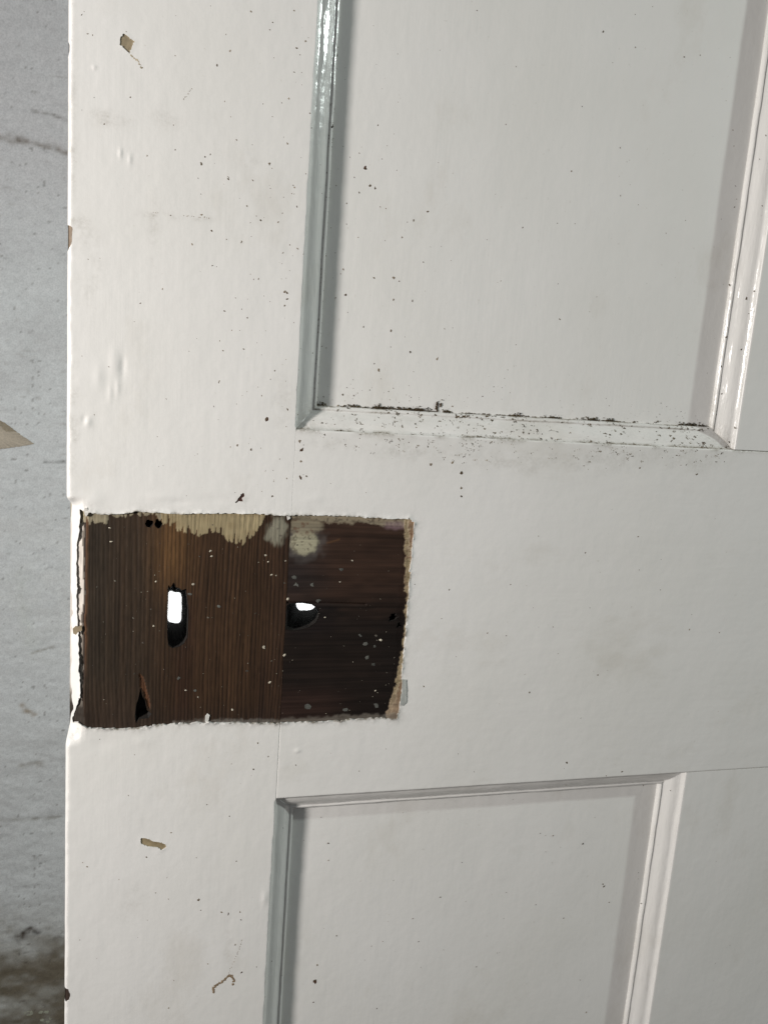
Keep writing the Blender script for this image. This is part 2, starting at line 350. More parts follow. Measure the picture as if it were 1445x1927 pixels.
def film(name, xs, zs, yf, holes, mat, parent, xf=None, wall_depth=1.3, label=None, dirt=None, sides=None, back_holes=()):
    """painted face as a fine sheet, cut along the outlines in holes, with its thickness at the cuts, side faces and a back"""
    X, Z = np.meshgrid(xs, zs, indexing='ij'); X = X.copy(); Z = Z.copy()
    keep = np.ones((len(xs) - 1, len(zs) - 1), bool); lip = np.zeros(X.shape)
    for H, curl in holes:
        lo, hi = H.min(0) - 4, H.max(0) + 4
        sel = (X > lo[0]) & (X < hi[0]) & (Z > lo[1]) & (Z < hi[1])
        if not sel.any(): continue
        d, nx, nz = nearest(H, X[sel], Z[sel])
        lip[sel] += curl * np.exp(-d / .8) * np.clip(.8 + 1.1 * vnoise(X[sel], Z[sel], 3.5, 3.5, 51) + .5 * vnoise(X[sel], Z[sel], 1.3, 1.3, 52), 0, 3)
        snap = d < .36
        gx = X[sel]; gz = Z[sel]; edgev = (gx <= xs[0] + 1e-6) | (gx >= xs[-1] - 1e-6)
        snap &= ~edgev
        gx[snap] = nx[snap]; gz[snap] = nz[snap]; X[sel] = gx; Z[sel] = gz
        mx = (X[:-1, :-1] + X[1:, :-1] + X[1:, 1:] + X[:-1, 1:]) / 4; mz = (Z[:-1, :-1] + Z[1:, :-1] + Z[1:, 1:] + Z[:-1, 1:]) / 4
        s2 = (mx > lo[0]) & (mx < hi[0]) & (mz > lo[1]) & (mz < hi[1])
        ins = np.zeros(keep.shape, bool); ins[s2] = inside(H, mx[s2], mz[s2]); keep &= ~ins
    Y = yf(X, Z) - lip
    if xf: X = xf(X, Z)
    nx_, nz_ = X.shape
    V = np.stack([X, Y, Z], -1).reshape(-1, 3); idx = np.arange(nx_ * nz_).reshape(nx_, nz_)
    Q = np.stack([idx[:-1, :-1], idx[1:, :-1], idx[1:, 1:], idx[:-1, 1:]], -1)[keep]
    allF = [Q]; allV = [V]; nv = len(V)
    # thickness of the paint round each cut
    E = []
    a = keep[:-1] != keep[1:]; i, j = np.nonzero(a); sg = keep[:-1][a]
    e = np.stack([idx[i + 1, j], idx[i + 1, j + 1]], -1); e[~sg] = e[~sg][:, ::-1]; E.append(e)
    a = keep[:, :-1] != keep[:, 1:]; i, j = np.nonzero(a); sg = keep[:, :-1][a]
    e = np.stack([idx[i + 1, j + 1], idx[i, j + 1]], -1); e[~sg] = e[~sg][:, ::-1]; E.append(e)
    E = np.concatenate(E)
    if len(E):
        A = V[E].reshape(-1, 3).copy(); B = A.copy(); B[:, 1] += wall_depth
        k = np.arange(len(E)) * 2
        allV += [A, B]; n0 = nv; n1 = nv + len(A); nv += 2 * len(A)
        allF.append(np.stack([n0 + k, n1 + k, n1 + k + 1, n0 + k + 1], -1))
    # sides down to the back
    vk = np.zeros(X.shape, bool); vk[:-1, :-1] |= keep; vk[1:, :-1] |= keep; vk[:-1, 1:] |= keep; vk[1:, 1:] |= keep; vk = vk.ravel()
    bd = TH if sides is None else sides
    def side(loop):
        nonlocal nv
        A = V[loop].copy(); A[~vk[loop], 1] = 4.0; n = len(A); rows = [A]
        for f in (.12, .45, 1.0):
            B = A.copy(); B[:, 1] = A[:, 1] + (bd - A[:, 1]) * f; rows.append(B)
        allV.append(np.concatenate(rows)); g = nv + np.arange(4 * n).reshape(4, n)
        allF.append(np.stack([g[:-1, :-1], g[1:, :-1], g[1:, 1:], g[:-1, 1:]], -1).reshape(-1, 4)); nv += 4 * n
    side(idx[0, ::-1]); side(idx[-1, :]); side(idx[:, 0]); side(idx[::-1, -1])
    # back with its holes
    rect = [(xs[0], zs[0]), (xs[-1], zs[0]), (xs[-1], zs[-1]), (xs[0], zs[-1])]
    pts = [Vector(p) for p in rect]; cons = [(0, 1), (1, 2), (2, 3), (3, 0)]
    for H in back_holes:
        n0 = len(pts); pts += [Vector(p) for p in H]; cons += [(n0 + k, n0 + (k + 1) % len(H)) for k in range(len(H))]
    vo, _, fo, *_ = delaunay_2d_cdt(pts, cons, [], 0, 1e-5)
    Bv = np.array([(p[0], bd, p[1]) for p in vo]); tri = []
    for f in fo:
        c = Bv[list(f)].mean(0)
        if not any(inside(H, np.array([c[0]]), np.array([c[2]]))[0] for H in back_holes): tri.append([nv + f[0], nv + f[1], nv + f[2], nv + f[2]])
    V = np.concatenate(allV + [Bv]); Fq = np.concatenate(allF)
    faces = np.concatenate([Fq]); 
    dv = np.zeros(len(V)) if dirt is None else dirt(V[:, 0], V[:, 2]) * (V[:, 1] < 3)
    for H, curl in holes[:1]:                                  # grubby broken rim of the paint
        lo, hi = H.min(0) - 4, H.max(0) + 4
        s3 = (V[:, 0] > lo[0]) & (V[:, 0] < hi[0]) & (V[:, 2] > lo[1]) & (V[:, 2] < hi[1]) & (V[:, 1] < 5)
        if s3.any():
            x3, z3 = V[s3, 0], V[s3, 2]; d3 = nearest(H, x3, z3)[0]
            dv[s3] = np.clip(dv[s3] + (np.exp(-(d3 / .45) ** 2) * 1.0 + .22 * np.exp(-d3 / 2.0)) * sstep(-.2, .5, vnoise(x3, z3, 4, 4, 66) + .6 * vnoise(x3, z3, 1.2, 1.2, 67)) * (x3 > 7), 0, 1)
    o = mesh_obj(name, V, faces, mat, parent, True, {'dirt': dv}, label)
    mesh_obj('back_face', Bv, [[f - nv for f in t[:3]][::-1] for t in tri], mat, o, False, {'dirt': np.zeros(len(Bv))})
    return o

def stain(spots):
    def f(x, z):
        y = 0
        for u, v, sx, sz, h in spots:
            cx, cz = at(u, v); y = y + h * np.exp(-((x - cx) / sx) ** 2 - ((z - cz) / sz) ** 2)
        n = .5 + .5 * vnoise(x, z, 5, 4, 61) + .4 * vnoise(x, z, 1.6, 1.6, 62)
        return np.clip(y * n, 0, 1)
    return f
CH = [resample(poly(p), .9, .08, 70 + k) for k, (p, c) in enumerate(CHIPS)]
sx = np.concatenate([[0, .12, .3, .55, .85, 1.2, 1.6], np.linspace(2.05, XS - 1.2, 166), [XS - .9, XS - .7, XS - .5, XS - .33, XS - .2, XS - .1, XS - .03]])
sz = lines(ZBOT, ZTOP, FZ0, FZ1, .6)
bottom_grime = stain([(205, 225, 7, 3, .38), (310, 225, 6, 4, .2), (150, 430, 3, 4, .5), (300, 405, 8, 1.6, .3), (290, 440, 2.5, 14, .25), (380, 412, 6, 1.2, .4), (470, 300, 5, 5, .22), (170, 500, 5, 20, .18), (135, 250, 2, 40, .3), (138, 800, 2.5, 30, .25), (530, 760, 6, 12, .2), (250, 1700, 9, 12, .15), (430, 1770, 2, 12, .25), (155, 960, 5, 3, .6), (140, 1378, 4, 4, .5), (450, 940, 4, 3, .3)])
stile = film('stile', sx, sz, stile_y, [(PATCH, .50)] + [(c, .10) for c in CH], P_V, door, xf=lambda X, Z: X + (1.7 * zone(Z) + .35 * vnoise(0 * Z, Z, 9, 5, 44) * zone(Z)) * np.clip(1 - X / 5, 0, 1), label='closing stile, white paint chipped along its edge', dirt=bottom_grime, back_holes=[KEY_FAR])
for k, (p, c) in enumerate(zip(CH, CHIPS)):
    lo, hi = p.min(0) - 1, p.max(0) + 1; lo[0] = max(lo[0], 0)
    gx, gz = np.linspace(lo[0], hi[0], 14), np.linspace(lo[1], hi[1], 18)
    X, Z = np.meshgrid(gx, gz, indexing='ij')
    n = .5 * vnoise(X, Z, 1.5, 4, 81) + .3 * vnoise(X, Z, .8, .8, 82)
    cc = np.array(c[1])[None, None] * (1 + .3 * n[..., None])
    mesh_obj('paint_chip', np.stack([X + (.35 if lo[0] == 0 else 0), stile_y(X, Z) + .38, Z], -1).reshape(-1, 3), grid_faces(14, 18), M_CHIP, stile, True, {'col': cc.reshape(-1, 3)})

# --- lock rail
def rail_y(X, Z):
    y = wavy(X, Z)
    r = .8
    for t in (Z - (ZR1 - r), (ZR0 + r) - Z):
        t = np.clip(t, 0, r); y = y + r - np.sqrt(np.clip(r * r - t * t, 0, None))
    r = .35; t = np.clip((XS + r) - X, 0, r); up = np.where(Z > -50, .12, 1.0)
    return y + up * (r - np.sqrt(np.clip(r * r - t * t, 0, None)))
rx = np.concatenate([[XS, XS + .08, XS + .2, XS + .4], lines(XS + 1, XE - .1, XS + 1, XS + 66, .6)[:-1]])
rx = np.concatenate([rx[rx < XS + 66], lines(XS + 66, XE - .1, XS + 66, 405, .85)])
rz = np.concatenate([[ZR0 + .02, ZR0 + .15, ZR0 + .35, ZR0 + .6], lines(ZR0 + 1, ZR1 - 1, ZR0, ZR1, .6), [ZR1 - .6, ZR1 - .35, ZR1 - .15, ZR1 - .02]])
def rail_dirt(x, z):
    base = stain([(620, 835, 12, 3, .25), (760, 850, 16, 4, .3), (880, 862, 20, 5, .16), (980, 868, 18, 6, .2), (1080, 870, 22, 6, .2), (1180, 865, 25, 6, .18), (1300, 870, 22, 7, .18), (780, 990, 3, 5, .3), (752, 1350, 4, 3, .3)])(x, z)
    edge = np.exp(-np.abs(z - (ZR1 - .4)) / .9) * .75 * sstep(-.35, .5, vnoise(x, z, 7, 5, 65)) * (x < 345)
    crack = np.exp(-np.abs(z - ZR1) / .7) * .9 * (x > 337) * (x < 445)
    return np.clip(base + edge + crack, 0, 1)
lock_rail = film('lock_rail', rx, rz, rail_y, [(PATCH, .42)], P_H, door, dirt=rail_dirt, back_holes=[SPI_FAR])

# --- muntins, outer stile, top and bottom rails
def member_y(x0, x1, z0, z1):
    def f(X, Z):
        y = wavy(X, Z)
        r = .9
        for t in ((x0 + r) - X, X - (x1 - r)):
            t = np.clip(t, 0, r); y = y + r - np.sqrt(np.clip(r * r - t * t, 0, None))
        return y + .15
    return f
def member(name, x0, x1, z0, z1, mat, fx=2.2, dirt=None):
    e = np.array([.02, .15, .35, .6]); near = x0 < 450 and z0 < FZ1 and z1 > FZ0 and x0 > 300
    gx = np.concatenate([x0 + e, lines(x0 + 1, x1 - 1, x0, x1, 1.0 if near else 30), x1 - e[::-1]])
    return film(name, gx, lines(z0, z1, FZ0, FZ1, 1.0) if near else lines(z0, z1, 1e9, 1e9, 1), member_y(x0, x1, z0, z1), [], mat, door, dirt=dirt)
member('muntin', XM, XM2, ZR1 + .25, ZT, P_V); member('muntin', XM, XM2, ZB, ZR0 - .02, P_V)
member('stile', XE, XEND, ZBOT, ZTOP, P_V)
member('top_rail', XS + .12, XE - .1, ZT + .1, ZTOP, P_H); member('bottom_rail', XS + .12, XE - .1, ZBOT, ZB - .1, P_H)

# --- panels and their mouldings
PROF = [(0, .9), (.3, 1.6), (.7, 2.3), (1.3, 2.85), (2.0, 3.15), (2.8, 3.38), (3.6, 3.7), (4.6, 4.25), (5.6, 4.98), (6.5, 5.8), (7.3, 6.6), (8.0, 7.22), (8.4, 7.55), (8.7, 7.68), (9.0, 7.6),
        (9.25, 7.4), (9.6, 7.38), (10.1, 7.65), (10.5, 8.1), (10.8, 8.75), (10.95, 9.5), (11.0, 10.4)]
PROF = np.array(PROF)
def moulding(panel, side, x0, x1, z0, z1, seed):
    L = (z1 - z0) if side in 'lr' else (x1 - x0); off = z0 if side in 'lr' else x0
    ts = lines(off, off + L, FZ0, FZ1, .9) - off if side in 'lr' else lines(off, off + L, 90, 400, .9) - off
    V = []; n = len(ts); dirt = []
    for k, (u, y) in enumerate(PROF):
        t = np.clip(ts, u, L - u)
        wob = .13 * vnoise(t, 0 * t + k * .9, 12, 3, seed) + .05 * vnoise(t, 0 * t + k, 3, 1.5, seed + 1)
        yy = y + wob; uu = u + (.10 * vnoise(t, 0 * t + k, 9, 4, seed + 2) if 0 < k < len(PROF) - 1 else 0 * t)
        if side == 'l': P = np.stack([x0 + uu, yy, z0 + t], -1)
        elif side == 'r': P = np.stack([x1 - uu, yy, z0 + t], -1)
        elif side == 'b': P = np.stack([x0 + t, yy, z0 + uu], -1)
        else: P = np.stack([x0 + t, yy, z1 - uu], -1)
        V.append(P)
        g = np.exp(-((u - 9.2) / .5) ** 2) * .55 + np.exp(-((u - 10.9) / .35) ** 2) * .9 + np.exp(-(u / .6) ** 2) * .95
        w = sstep(-.3, .6, vnoise(t, 0 * t + k * .4, 9, 3, seed + 3)) * g
        if side == 'b' and z0 > 0: corner = np.exp(-np.minimum(t, L - t) / 9); dirt.append(np.clip(w * 1.5 + corner * .5 + .10 * sstep(-.2, .8, vnoise(t, 0 * t + k, 14, 6, 77)), 0, 1))
        elif side in 'lr' and z0 > 0: dirt.append(np.clip(w * .45 * np.exp(-t / 120) + .5 * np.exp(-(t - u) / 5), 0, 1))
        else: dirt.append(w * .12)
    V = np.concatenate(V); m_ = len(PROF); Fq = grid_faces(m_, n)
    return mesh_obj('moulding', V, Fq, P_MV if side in 'lr' else P_MH, panel, True, {'dirt': np.concatenate(dirt)})
def panel(x0, x1, z0, z1, seed):
    near = x0 < 200; f = MW - 2
    gx = lines(x0 + f, x1 - f, 90, 345, 1.0) if near else np.linspace(x0 + f, x1 - f, 12)
    gz = lines(z0 + f, z1 - f, FZ0, FZ1, 1.0) if near else np.linspace(z0 + f, z1 - f, 20)
    yf = lambda X, Z: PD + wavy(X, Z, .9) + .25 * vnoise(X, Z, 140, 160, seed)
    drt = stain([(700, 775, 40, 1.6, .8), (900, 785, 60, 1.8, .6), (1150, 795, 50, 2, .55), (1320, 790, 8, 4, .7), (610, 770, 5, 3, .6)]) if z0 > 0 and near else None
    p = film('panel', gx, gz, yf, [], P_V, door, dirt=drt, sides=26.0)
    for k, s in enumerate('lrbt'): moulding(p, s, x0, x1, z0, z1, seed * 10 + k * 4)
    return p
panel(XS - .03, XM, ZR1, ZT, 1); panel(XS - .03, XM, ZB, ZR0, 2)
panel(XM2, XE, ZR1, ZT, 3); panel(XM2, XE, ZB, ZR0, 4)

# --- bare wood inside the lock patch
def tunnel(name, H, y0, y1, parent, far=None, mat=DARK, closed=False, shrink=1.0):
    n = len(H); V = []; c = H.mean(0); rows = [0, .06, .3, .65, 1]
    T = far if far is not None else c + (H - c) * shrink
    for f in rows:
        Q = H + (T - H) * f
        nz_ = .12 * vnoise(Q[:, 0] * 7, Q[:, 1] * 7 + f * 30, 3, 3, 91) * (f > 0) * (f < 1)
        V.append(np.stack([Q[:, 0] + nz_, np.full(n, y0 + (y1 - y0) * f), Q[:, 1] + nz_], -1))
    V = np.concatenate(V); Fc = []
    for r in range(len(rows) - 1):
        for k in range(n): Fc.append([r * n + k, r * n + (k + 1) % n, (r + 1) * n + (k + 1) % n, (r + 1) * n + k])
    if closed: Fc.append(list(range((len(rows) - 1) * n, len(rows) * n)))
    return mesh_obj(name, V, Fc, mat, parent, False)
def wood(name, x0, x1, z0, z1, step, yf, holes, colf, mat, parent, label):
    xs, zs = np.arange(x0, x1 + step * .5, step), np.arange(z0, z1 + step * .5, step)
    xs[-1] = x1
    X, Z = np.meshgrid(xs, zs, indexing='ij'); X = X.copy(); Z = Z.copy(); keep = np.ones((len(xs) - 1, len(zs) - 1), bool)
    for H in holes:
        d, nx, nz = nearest(H, X, Z); s = (d < step * .6) & (X > x0) & (X < x1); X[s] = nx[s]; Z[s] = nz[s]
        mx = (X[:-1, :-1] + X[1:, 1:] + X[1:, :-1] + X[:-1, 1:]) / 4; mz = (Z[:-1, :-1] + Z[1:, 1:] + Z[1:, :-1] + Z[:-1, 1:]) / 4
        keep &= ~inside(H, mx, mz)
    C, lift = colf(X, Z); Y = yf(X, Z) - lift
    return mesh_obj(name, np.stack([X, Y, Z], -1).reshape(-1, 3), grid_faces(len(xs), len(zs))[keep.ravel()], mat, parent, True, {'col': C.reshape(-1, 3)}, label)
def U(u, v=1160): return at(u, v)[0]
def Vv(v, u=400): return at(u, v)[1]
def wood_y(X, Z):
    y = 1.05 + .05 * vnoise(X, Z, .9, 40, 101) + .08 * vnoise(X, Z, 12, 50, 102)
    e = np.clip(8.3 + .7 * vnoise(0 * Z, Z, 9, 9, 103) + .25 * vnoise(0 * Z, Z, 9, 2, 104) - X, 0, None)
    return y + e * 1.0 + sstep(0, .4, e) * .2 + .6 * np.clip(4.6 - X, 0, None)
def edge_curve(pts, X):      # height of a traced edge across the board
    P = poly(pts); return np.interp(X, P[:, 0], P[:, 1])
CREAM, GREYC = sr(158, 145, 114), sr(140, 134, 116)
def stile_col(X, Z):
    C = np.zeros(X.shape + (3,)); C[:] = sr(60, 43, 29)
    w1 = vnoise(X, Z, 9, 80, 111); w2 = vnoise(X, Z, 1.1, 60, 112); w3 = vnoise(X, Z, 2.6, 90, 113)
    C = blend(C, (1 - sstep(U(205), U(345), X + 9 * w1 + 3 * w3)) * .9, sr(48, 41, 33))
    C = blend(C, np.exp(-((X - U(325, 1060)) / 8) ** 2) * sstep(Vv(1160), Vv(1040), Z) * .8, sr(104, 76, 47))
    C = blend(C, (1 - sstep(U(180), U(330), X)) * sstep(Vv(1240), Vv(1330), Z) * .6, sr(56, 43, 33))
    C = blend(C, np.exp(-((X - U(350)) / 4.5) ** 2) * .5 * sstep(Vv(1080), Vv(1180), Z), sr(48, 31, 24))
    C = blend(C, np.exp(-((X - U(500)) / 3) ** 2) * .55 * sstep(Vv(1200), Vv(1300), Z), sr(38, 26, 20))
    C = blend(C, sstep(Vv(1310), Vv(1362), Z) * .45, sr(46, 36, 30)); C = blend(C, sstep(U(470), U(548), X + 2 * w1) * .45, sr(52, 37, 30))
    # annual rings standing up the board
    rings = np.sin((X * 1.0 + 2.2 * w1 + .5 * vnoise(X, Z, 4, 30, 114) + .16 * vnoise(X, Z, 2, 8, 115) + .00035 * (X - 60) ** 2) * 2 * np.pi / 1.8) + .5 * vnoise(X, Z, 2, 20, 116)
    C = C * (1 - .30 * sstep(.1, .9, rings) * sstep(U(270), U(310), X) - .16 * sstep(.2, .9, rings) + .06 * sstep(.2, .9, -rings))[..., None] * (1 + .12 * w2 + .16 * w3 + .12 * vnoise(X, Z, 14, 22, 117))[..., None]
    lift = -.10 * sstep(-.2, .9, rings)
    # splintered left margin: rust-brown torn wood, then old grey-white paint down the bevel
    e = 8.3 + .7 * vnoise(0 * Z, Z, 9, 9, 103) + .25 * vnoise(0 * Z, Z, 9, 2, 104)
    C = blend(C, np.exp(-((X - e - .3) / .55) ** 2) * sstep(Vv(1300), Vv(1180), Z) * .8, sr(98, 68, 46))
    C = blend(C, (X < e - .1), sr(44, 34, 28)); C = blend(C, (X < e - .75 - .4 * vnoise(0 * Z, Z, 9, 3, 120)), sr(104, 98, 90))
    C = blend(C, (X < e - 1.3 - .8 * vnoise(0 * Z, Z, 9, 14, 121)) * sstep(Vv(1315), Vv(1290), Z), sr(196, 190, 182)); C = blend(C, (X < e - .1) * sstep(Vv(1318), Vv(1330), Z), sr(52, 46, 40))
    # left-over cream paint along the top, ragged along the grain
    low = edge_curve([(150, 985), (172, 984), (190, 982), (203, 984), (208, 971), (270, 970), (296, 972), (302, 986), (318, 990), (336, 1000), (350, 1004), (375, 1007), (400, 1004), (415, 1006), (428, 1014), (440, 1021), (455, 1023), (470, 1017), (484, 1006), (492, 990), (500, 968), (600, 968)], X)
    sl = vnoise(X + .12 * vnoise(X, Z, 3, 4, 119), 0 * Z, .8, 5, 122)
    teeth = 7.5 * np.clip(sl - .12, 0, 1) ** 1.3 + 1.4 * vnoise(X, 0 * Z, 2.2, 5, 123) + .4 * vnoise(X, Z, .6, 2, 124) - .4
    k = sstep(-.25, .25, Z - low - teeth * sstep(-1, 4, low * 0 + 3))
    C = blend(C, k * (.9 + .12 * vnoise(X, Z, 1.5, 6, 130)), np.array(CREAM) ); C = blend(C, k * sstep(.2, .9, vnoise(X, Z, 5, 3, 131)) * .4, sr(134, 118, 88)); C = blend(C, k * (X < U(300)) * .7, GREYC); lift += k * .14
    # thin grey smear near the joint
    d = np.hypot((X - U(523, 1000)) / 6.2, (Z - Vv(1000, 523)) / 8.5) + .25 * vnoise(X, Z, 2, 3, 125) + .12 * vnoise(X, Z, .7, 2.5, 126)
    k = sstep(1.05, .6, d); C = blend(C, k * .75, sr(142, 140, 124)); lift += k * .06
    k = sstep(.62, .9, vnoise(X, Z, 1.1, 1.1, 127)) * sstep(1.2, .6, d); C = blend(C, k * .6, sr(70, 62, 60))
    # torn-out splinter above the gouge, and its bare orange flank
    G = poly([(262, 1268), (270, 1275), (276, 1298), (282, 1320), (283, 1336), (276, 1330), (270, 1305), (264, 1295)]); g = inside(G, X, Z)
    C = blend(C, g * .85, sr(92, 62, 42)); lift -= g * .5
    C = C * (1 + .18 * (vnoise(X, Z, .5, 3, 128))[..., None])
    # dust line along the bottom
    k = sstep(1.6, .0, Z - edge_curve([(150, 1369), (255, 1368), (330, 1361), (420, 1358), (527, 1359)], X) + .8 * vnoise(X, Z, 1.5, 1.5, 129)) * (X > U(330)); C = blend(C, k * .5, sr(120, 116, 110))
    return np.clip(C, 0, 1), lift
z_lo, z_hi = Vv(1382), Vv(950)
SH = [KEY, SC1, SC2, GOU]
wood_stile = wood('bare_wood', 1.0, XS, z_lo, z_hi, .42, wood_y, SH, stile_col, W_V, stile, 'bare brown wood of the stile with upright grain and cream paint remains')
def railw_y(X, Z):
    y = 1.15 + .05 * vnoise(X, Z, 40, .9, 131) + .1 * vnoise(X, Z, 50, 12, 132)
    c = edge_curve([(545, 1136), (620, 1137), (690, 1139), (700, 1139)], X)
    return y + .9 * np.exp(-((Z - c) / .45) ** 2) * (X < U(688))
def rail_col(X, Z):
    C = np.zeros(X.shape + (3,)); C[:] = sr(53, 38, 30)
    w1 = vnoise(X, Z, 60, 6, 141); w2 = vnoise(X, Z, 45, .9, 142)
    w3 = vnoise(X, Z, 18, 10, 145); w4 = vnoise(X, Z, 6, 2.5, 146)
    C = blend(C, sstep(Vv(1095), Vv(1185), Z + 5 * w3 + 2 * w4 + 2 * w1) * .92, sr(27, 21, 18)); C = blend(C, sstep(1.5, .5, np.hypot((X - U(580)) / 13, (Z - Vv(1165)) / 9) + .3 * w3 + .2 * w4) * .7, sr(22, 17, 17))
    C = blend(C, sstep(Vv(1290), Vv(1330), Z + 2 * w1) * .5 * sstep(U(700), U(600), X), sr(55, 38, 32))
    C = blend(C, sstep(U(650), U(560), X + 4 * w1) * np.exp(-((Z - Vv(1085)) / 13) ** 2) * .8, sr(36, 32, 32))
    C = blend(C, sstep(U(700), U(760), X + 4 * w1) * sstep(Vv(1100), Vv(1160), Z) * .6, sr(22, 17, 15))
    C = C * (1 + .18 * w2 + .14 * w1 + .14 * w4 + .26 * vnoise(X, Z, 80, 2.1, 147))[..., None]
    lift = np.zeros(X.shape); n = vnoise(X, Z, 2.2, 2.2, 143); n2 = vnoise(X, Z, .8, .8, 144)
    # pale blob of old paint next to the joint and smears along the top edge
    d = np.hypot((X - U(572, 1022)) / 8.0, (Z - Vv(1022, 572)) / 6.8) + .10 * n + .05 * n2
    hz = sstep(1.7, .9, d + .15 * n); C = blend(C, hz * .45, sr(96, 94, 92))
    k = sstep(1.02, .72, d); C = blend(C, k * .88, sr(160, 157, 134)); lift += k * .12
    C = blend(C, k * sstep(.35, .7, n2 + .3 * n) * .65, sr(82, 74, 64))
    d2 = np.hypot((X - U(575, 990)) / 10, (Z - Vv(990, 575)) / 6.5) + .2 * n + .1 * n2
    k2 = sstep(1.05, .5, d2) * .75; C = blend(C, k2, sr(140, 132, 112)); lift += .05 * k2
    C = blend(C, sstep(.3, .6, n + .4 * n2) * sstep(1.0, .6, d2) * .6, sr(96, 66, 50))
    top = edge_curve([(545, 974), (580, 975), (620, 984), (680, 985), (740, 990), (780, 992)], X)
    k3 = sstep(-.8, .5, Z - top + 1.0 * n + .5 * n2); C = blend(C, k3 * .8, sr(158, 148, 126)); lift += k3 * .15
    C = blend(C, k3 * sstep(.1, .5, n2 + .4 * n) * .6, sr(70, 60, 52))
    d4 = np.hypot((X - U(745, 990)) / 8, (Z - Vv(990, 745)) / 3) + .2 * n; C = blend(C, sstep(1.1, .4, d4) * .45, sr(150, 126, 134))
    # built-up edges of old paint coats along the right-hand side
    rg = np.interp(Z, *np.array(sorted([(at(u, v)[1], at(u, v)[0]) for u, v in [(763, 975), (763, 1000), (763, 1060), (764, 1110), (762, 1170), (757, 1230), (747, 1260), (744, 1290), (736, 1320), (726, 1345), (722, 1365)]])).T)
    q = X - rg + .9 * n + .5 * n2
    k5 = sstep(-.2, .25, q); C = blend(C, k5, sr(144, 131, 104)); lift += k5 * .5
    C = blend(C, sstep(1.6, 2.0, q + .4 * n) * .8, sr(168, 153, 130)); lift += sstep(1.6, 2.0, q) * .25
    C = blend(C, sstep(2.5, 2.9, q + .5 * n2) * .8, sr(140, 112, 88))
    C = blend(C, k5 * sstep(.45, .7, n2) * .5, sr(90, 62, 48))
    C = blend(C, k5 * sstep(Vv(1300), Vv(1345), Z + n * 2) * .7, sr(150, 132, 112))
    # torn fibres
    tear = np.exp(-((Z - edge_curve([(600, 1024), (620, 1022), (640, 1016)], X)) / .5) ** 2) * (X > U(615, 1020)) * (X < U(640, 1020)); C = blend(C, tear * .6, sr(92, 66, 44))
    bl = sstep(2.6, .4, Z - edge_curve([(527, 1359), (580, 1357), (640, 1354), (745, 1350)], X) + 1.1 * n + .4 * n2); C = blend(C, bl * .65, sr(112, 106, 98)); lift += bl * .1
    return np.clip(C, 0, 1), lift
wood_rail = wood('bare_wood', XS + .01, U(790, 1000), z_lo, z_hi, .42, railw_y, [SPI, SC3, SC4], rail_col, W_H, lock_rail, 'nearly black bare wood of the rail with level grain')
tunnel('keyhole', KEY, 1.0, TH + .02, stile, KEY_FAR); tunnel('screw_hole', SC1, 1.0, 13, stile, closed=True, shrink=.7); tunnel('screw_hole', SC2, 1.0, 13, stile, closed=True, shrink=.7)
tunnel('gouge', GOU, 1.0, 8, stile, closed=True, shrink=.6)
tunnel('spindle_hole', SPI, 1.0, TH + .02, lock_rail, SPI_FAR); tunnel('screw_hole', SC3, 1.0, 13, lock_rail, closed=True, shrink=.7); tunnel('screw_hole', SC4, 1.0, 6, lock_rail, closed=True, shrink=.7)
slab('paint_flake', poly([(137, 1184), (143, 1179), (148, 1181), (154, 1178), (154, 1187), (148, 1190), (143, 1195), (138, 1193)]), .9, .35, M_CHIP, stile, sr(150, 136, 112), 33, .1)
slab('paint_flake', poly([(757, 1278), (763, 1279), (765, 1300), (764, 1322), (757, 1328), (752, 1325), (756, 1300)]), -.1, .25, M_CHIP, lock_rail, sr(172, 176, 172), 34, .1)  # lifting white flake, its shadow grey put into the colour
slab('paint_flake', poly([(387, 1349), (391, 1344), (395, 1347), (393, 1356), (390, 1361), (386, 1359)]), 1.0, .5, M_CHIP, stile, sr(205, 205, 200), 35, .05)
slab('paint_flake', poly([(160, 956), (165, 955), (167, 966), (163, 972), (159, 966)]), .6, 1.0, M_CHIP, stile, sr(214, 212, 206), 36, .08)
slab('paint_flake', poly([(540, 972), (545, 969), (547, 976), (542, 979)]), 1.0, .5, M_CHIP, stile, sr(215, 214, 208), 37, .05)

# --- specks: mould, rust and dirt sitting on the paint, and paint spatter on the wood
class Specks:
    def __init__(s): s.V = []; s.F = []; s.C = []
    def add(s, p, n, t, r, asp, ang, col, h=.12):
        n = np.array(n, float); n /= np.linalg.norm(n); t = np.array(t, float); t -= n * (t @ n); t /= np.linalg.norm(t); b_ = np.cross(n, t)
        m_ = 7; k0 = len(s.V); p = np.array(p, float)
        s.V.append(p + n * h)
        for k in range(m_):
            a = 2 * np.pi * k / m_; q = r * rng.uniform(.45, 1.4)
            x, y = q * math.cos(a), q * asp * math.sin(a)
            x, y = x * math.cos(ang) - y * math.sin(ang), x * math.sin(ang) + y * math.cos(ang)
            s.V.append(p + t * x + b_ * y - n * .04)
        s.F += [[k0, k0 + 1 + k, k0 + 1 + (k + 1) % m_] for k in range(m_)]
        s.C += [np.array(col) * rng.uniform(.7, 1.3)] * (m_ + 1)
    def build(s, name, parent, label=None):
        o = mesh_obj(name, s.V, s.F, M_SPECK, parent, False, {'col': np.clip(np.array(s.C), 0, 1)}, label); o['kind'] = 'stuff'; return o
S = Specks()
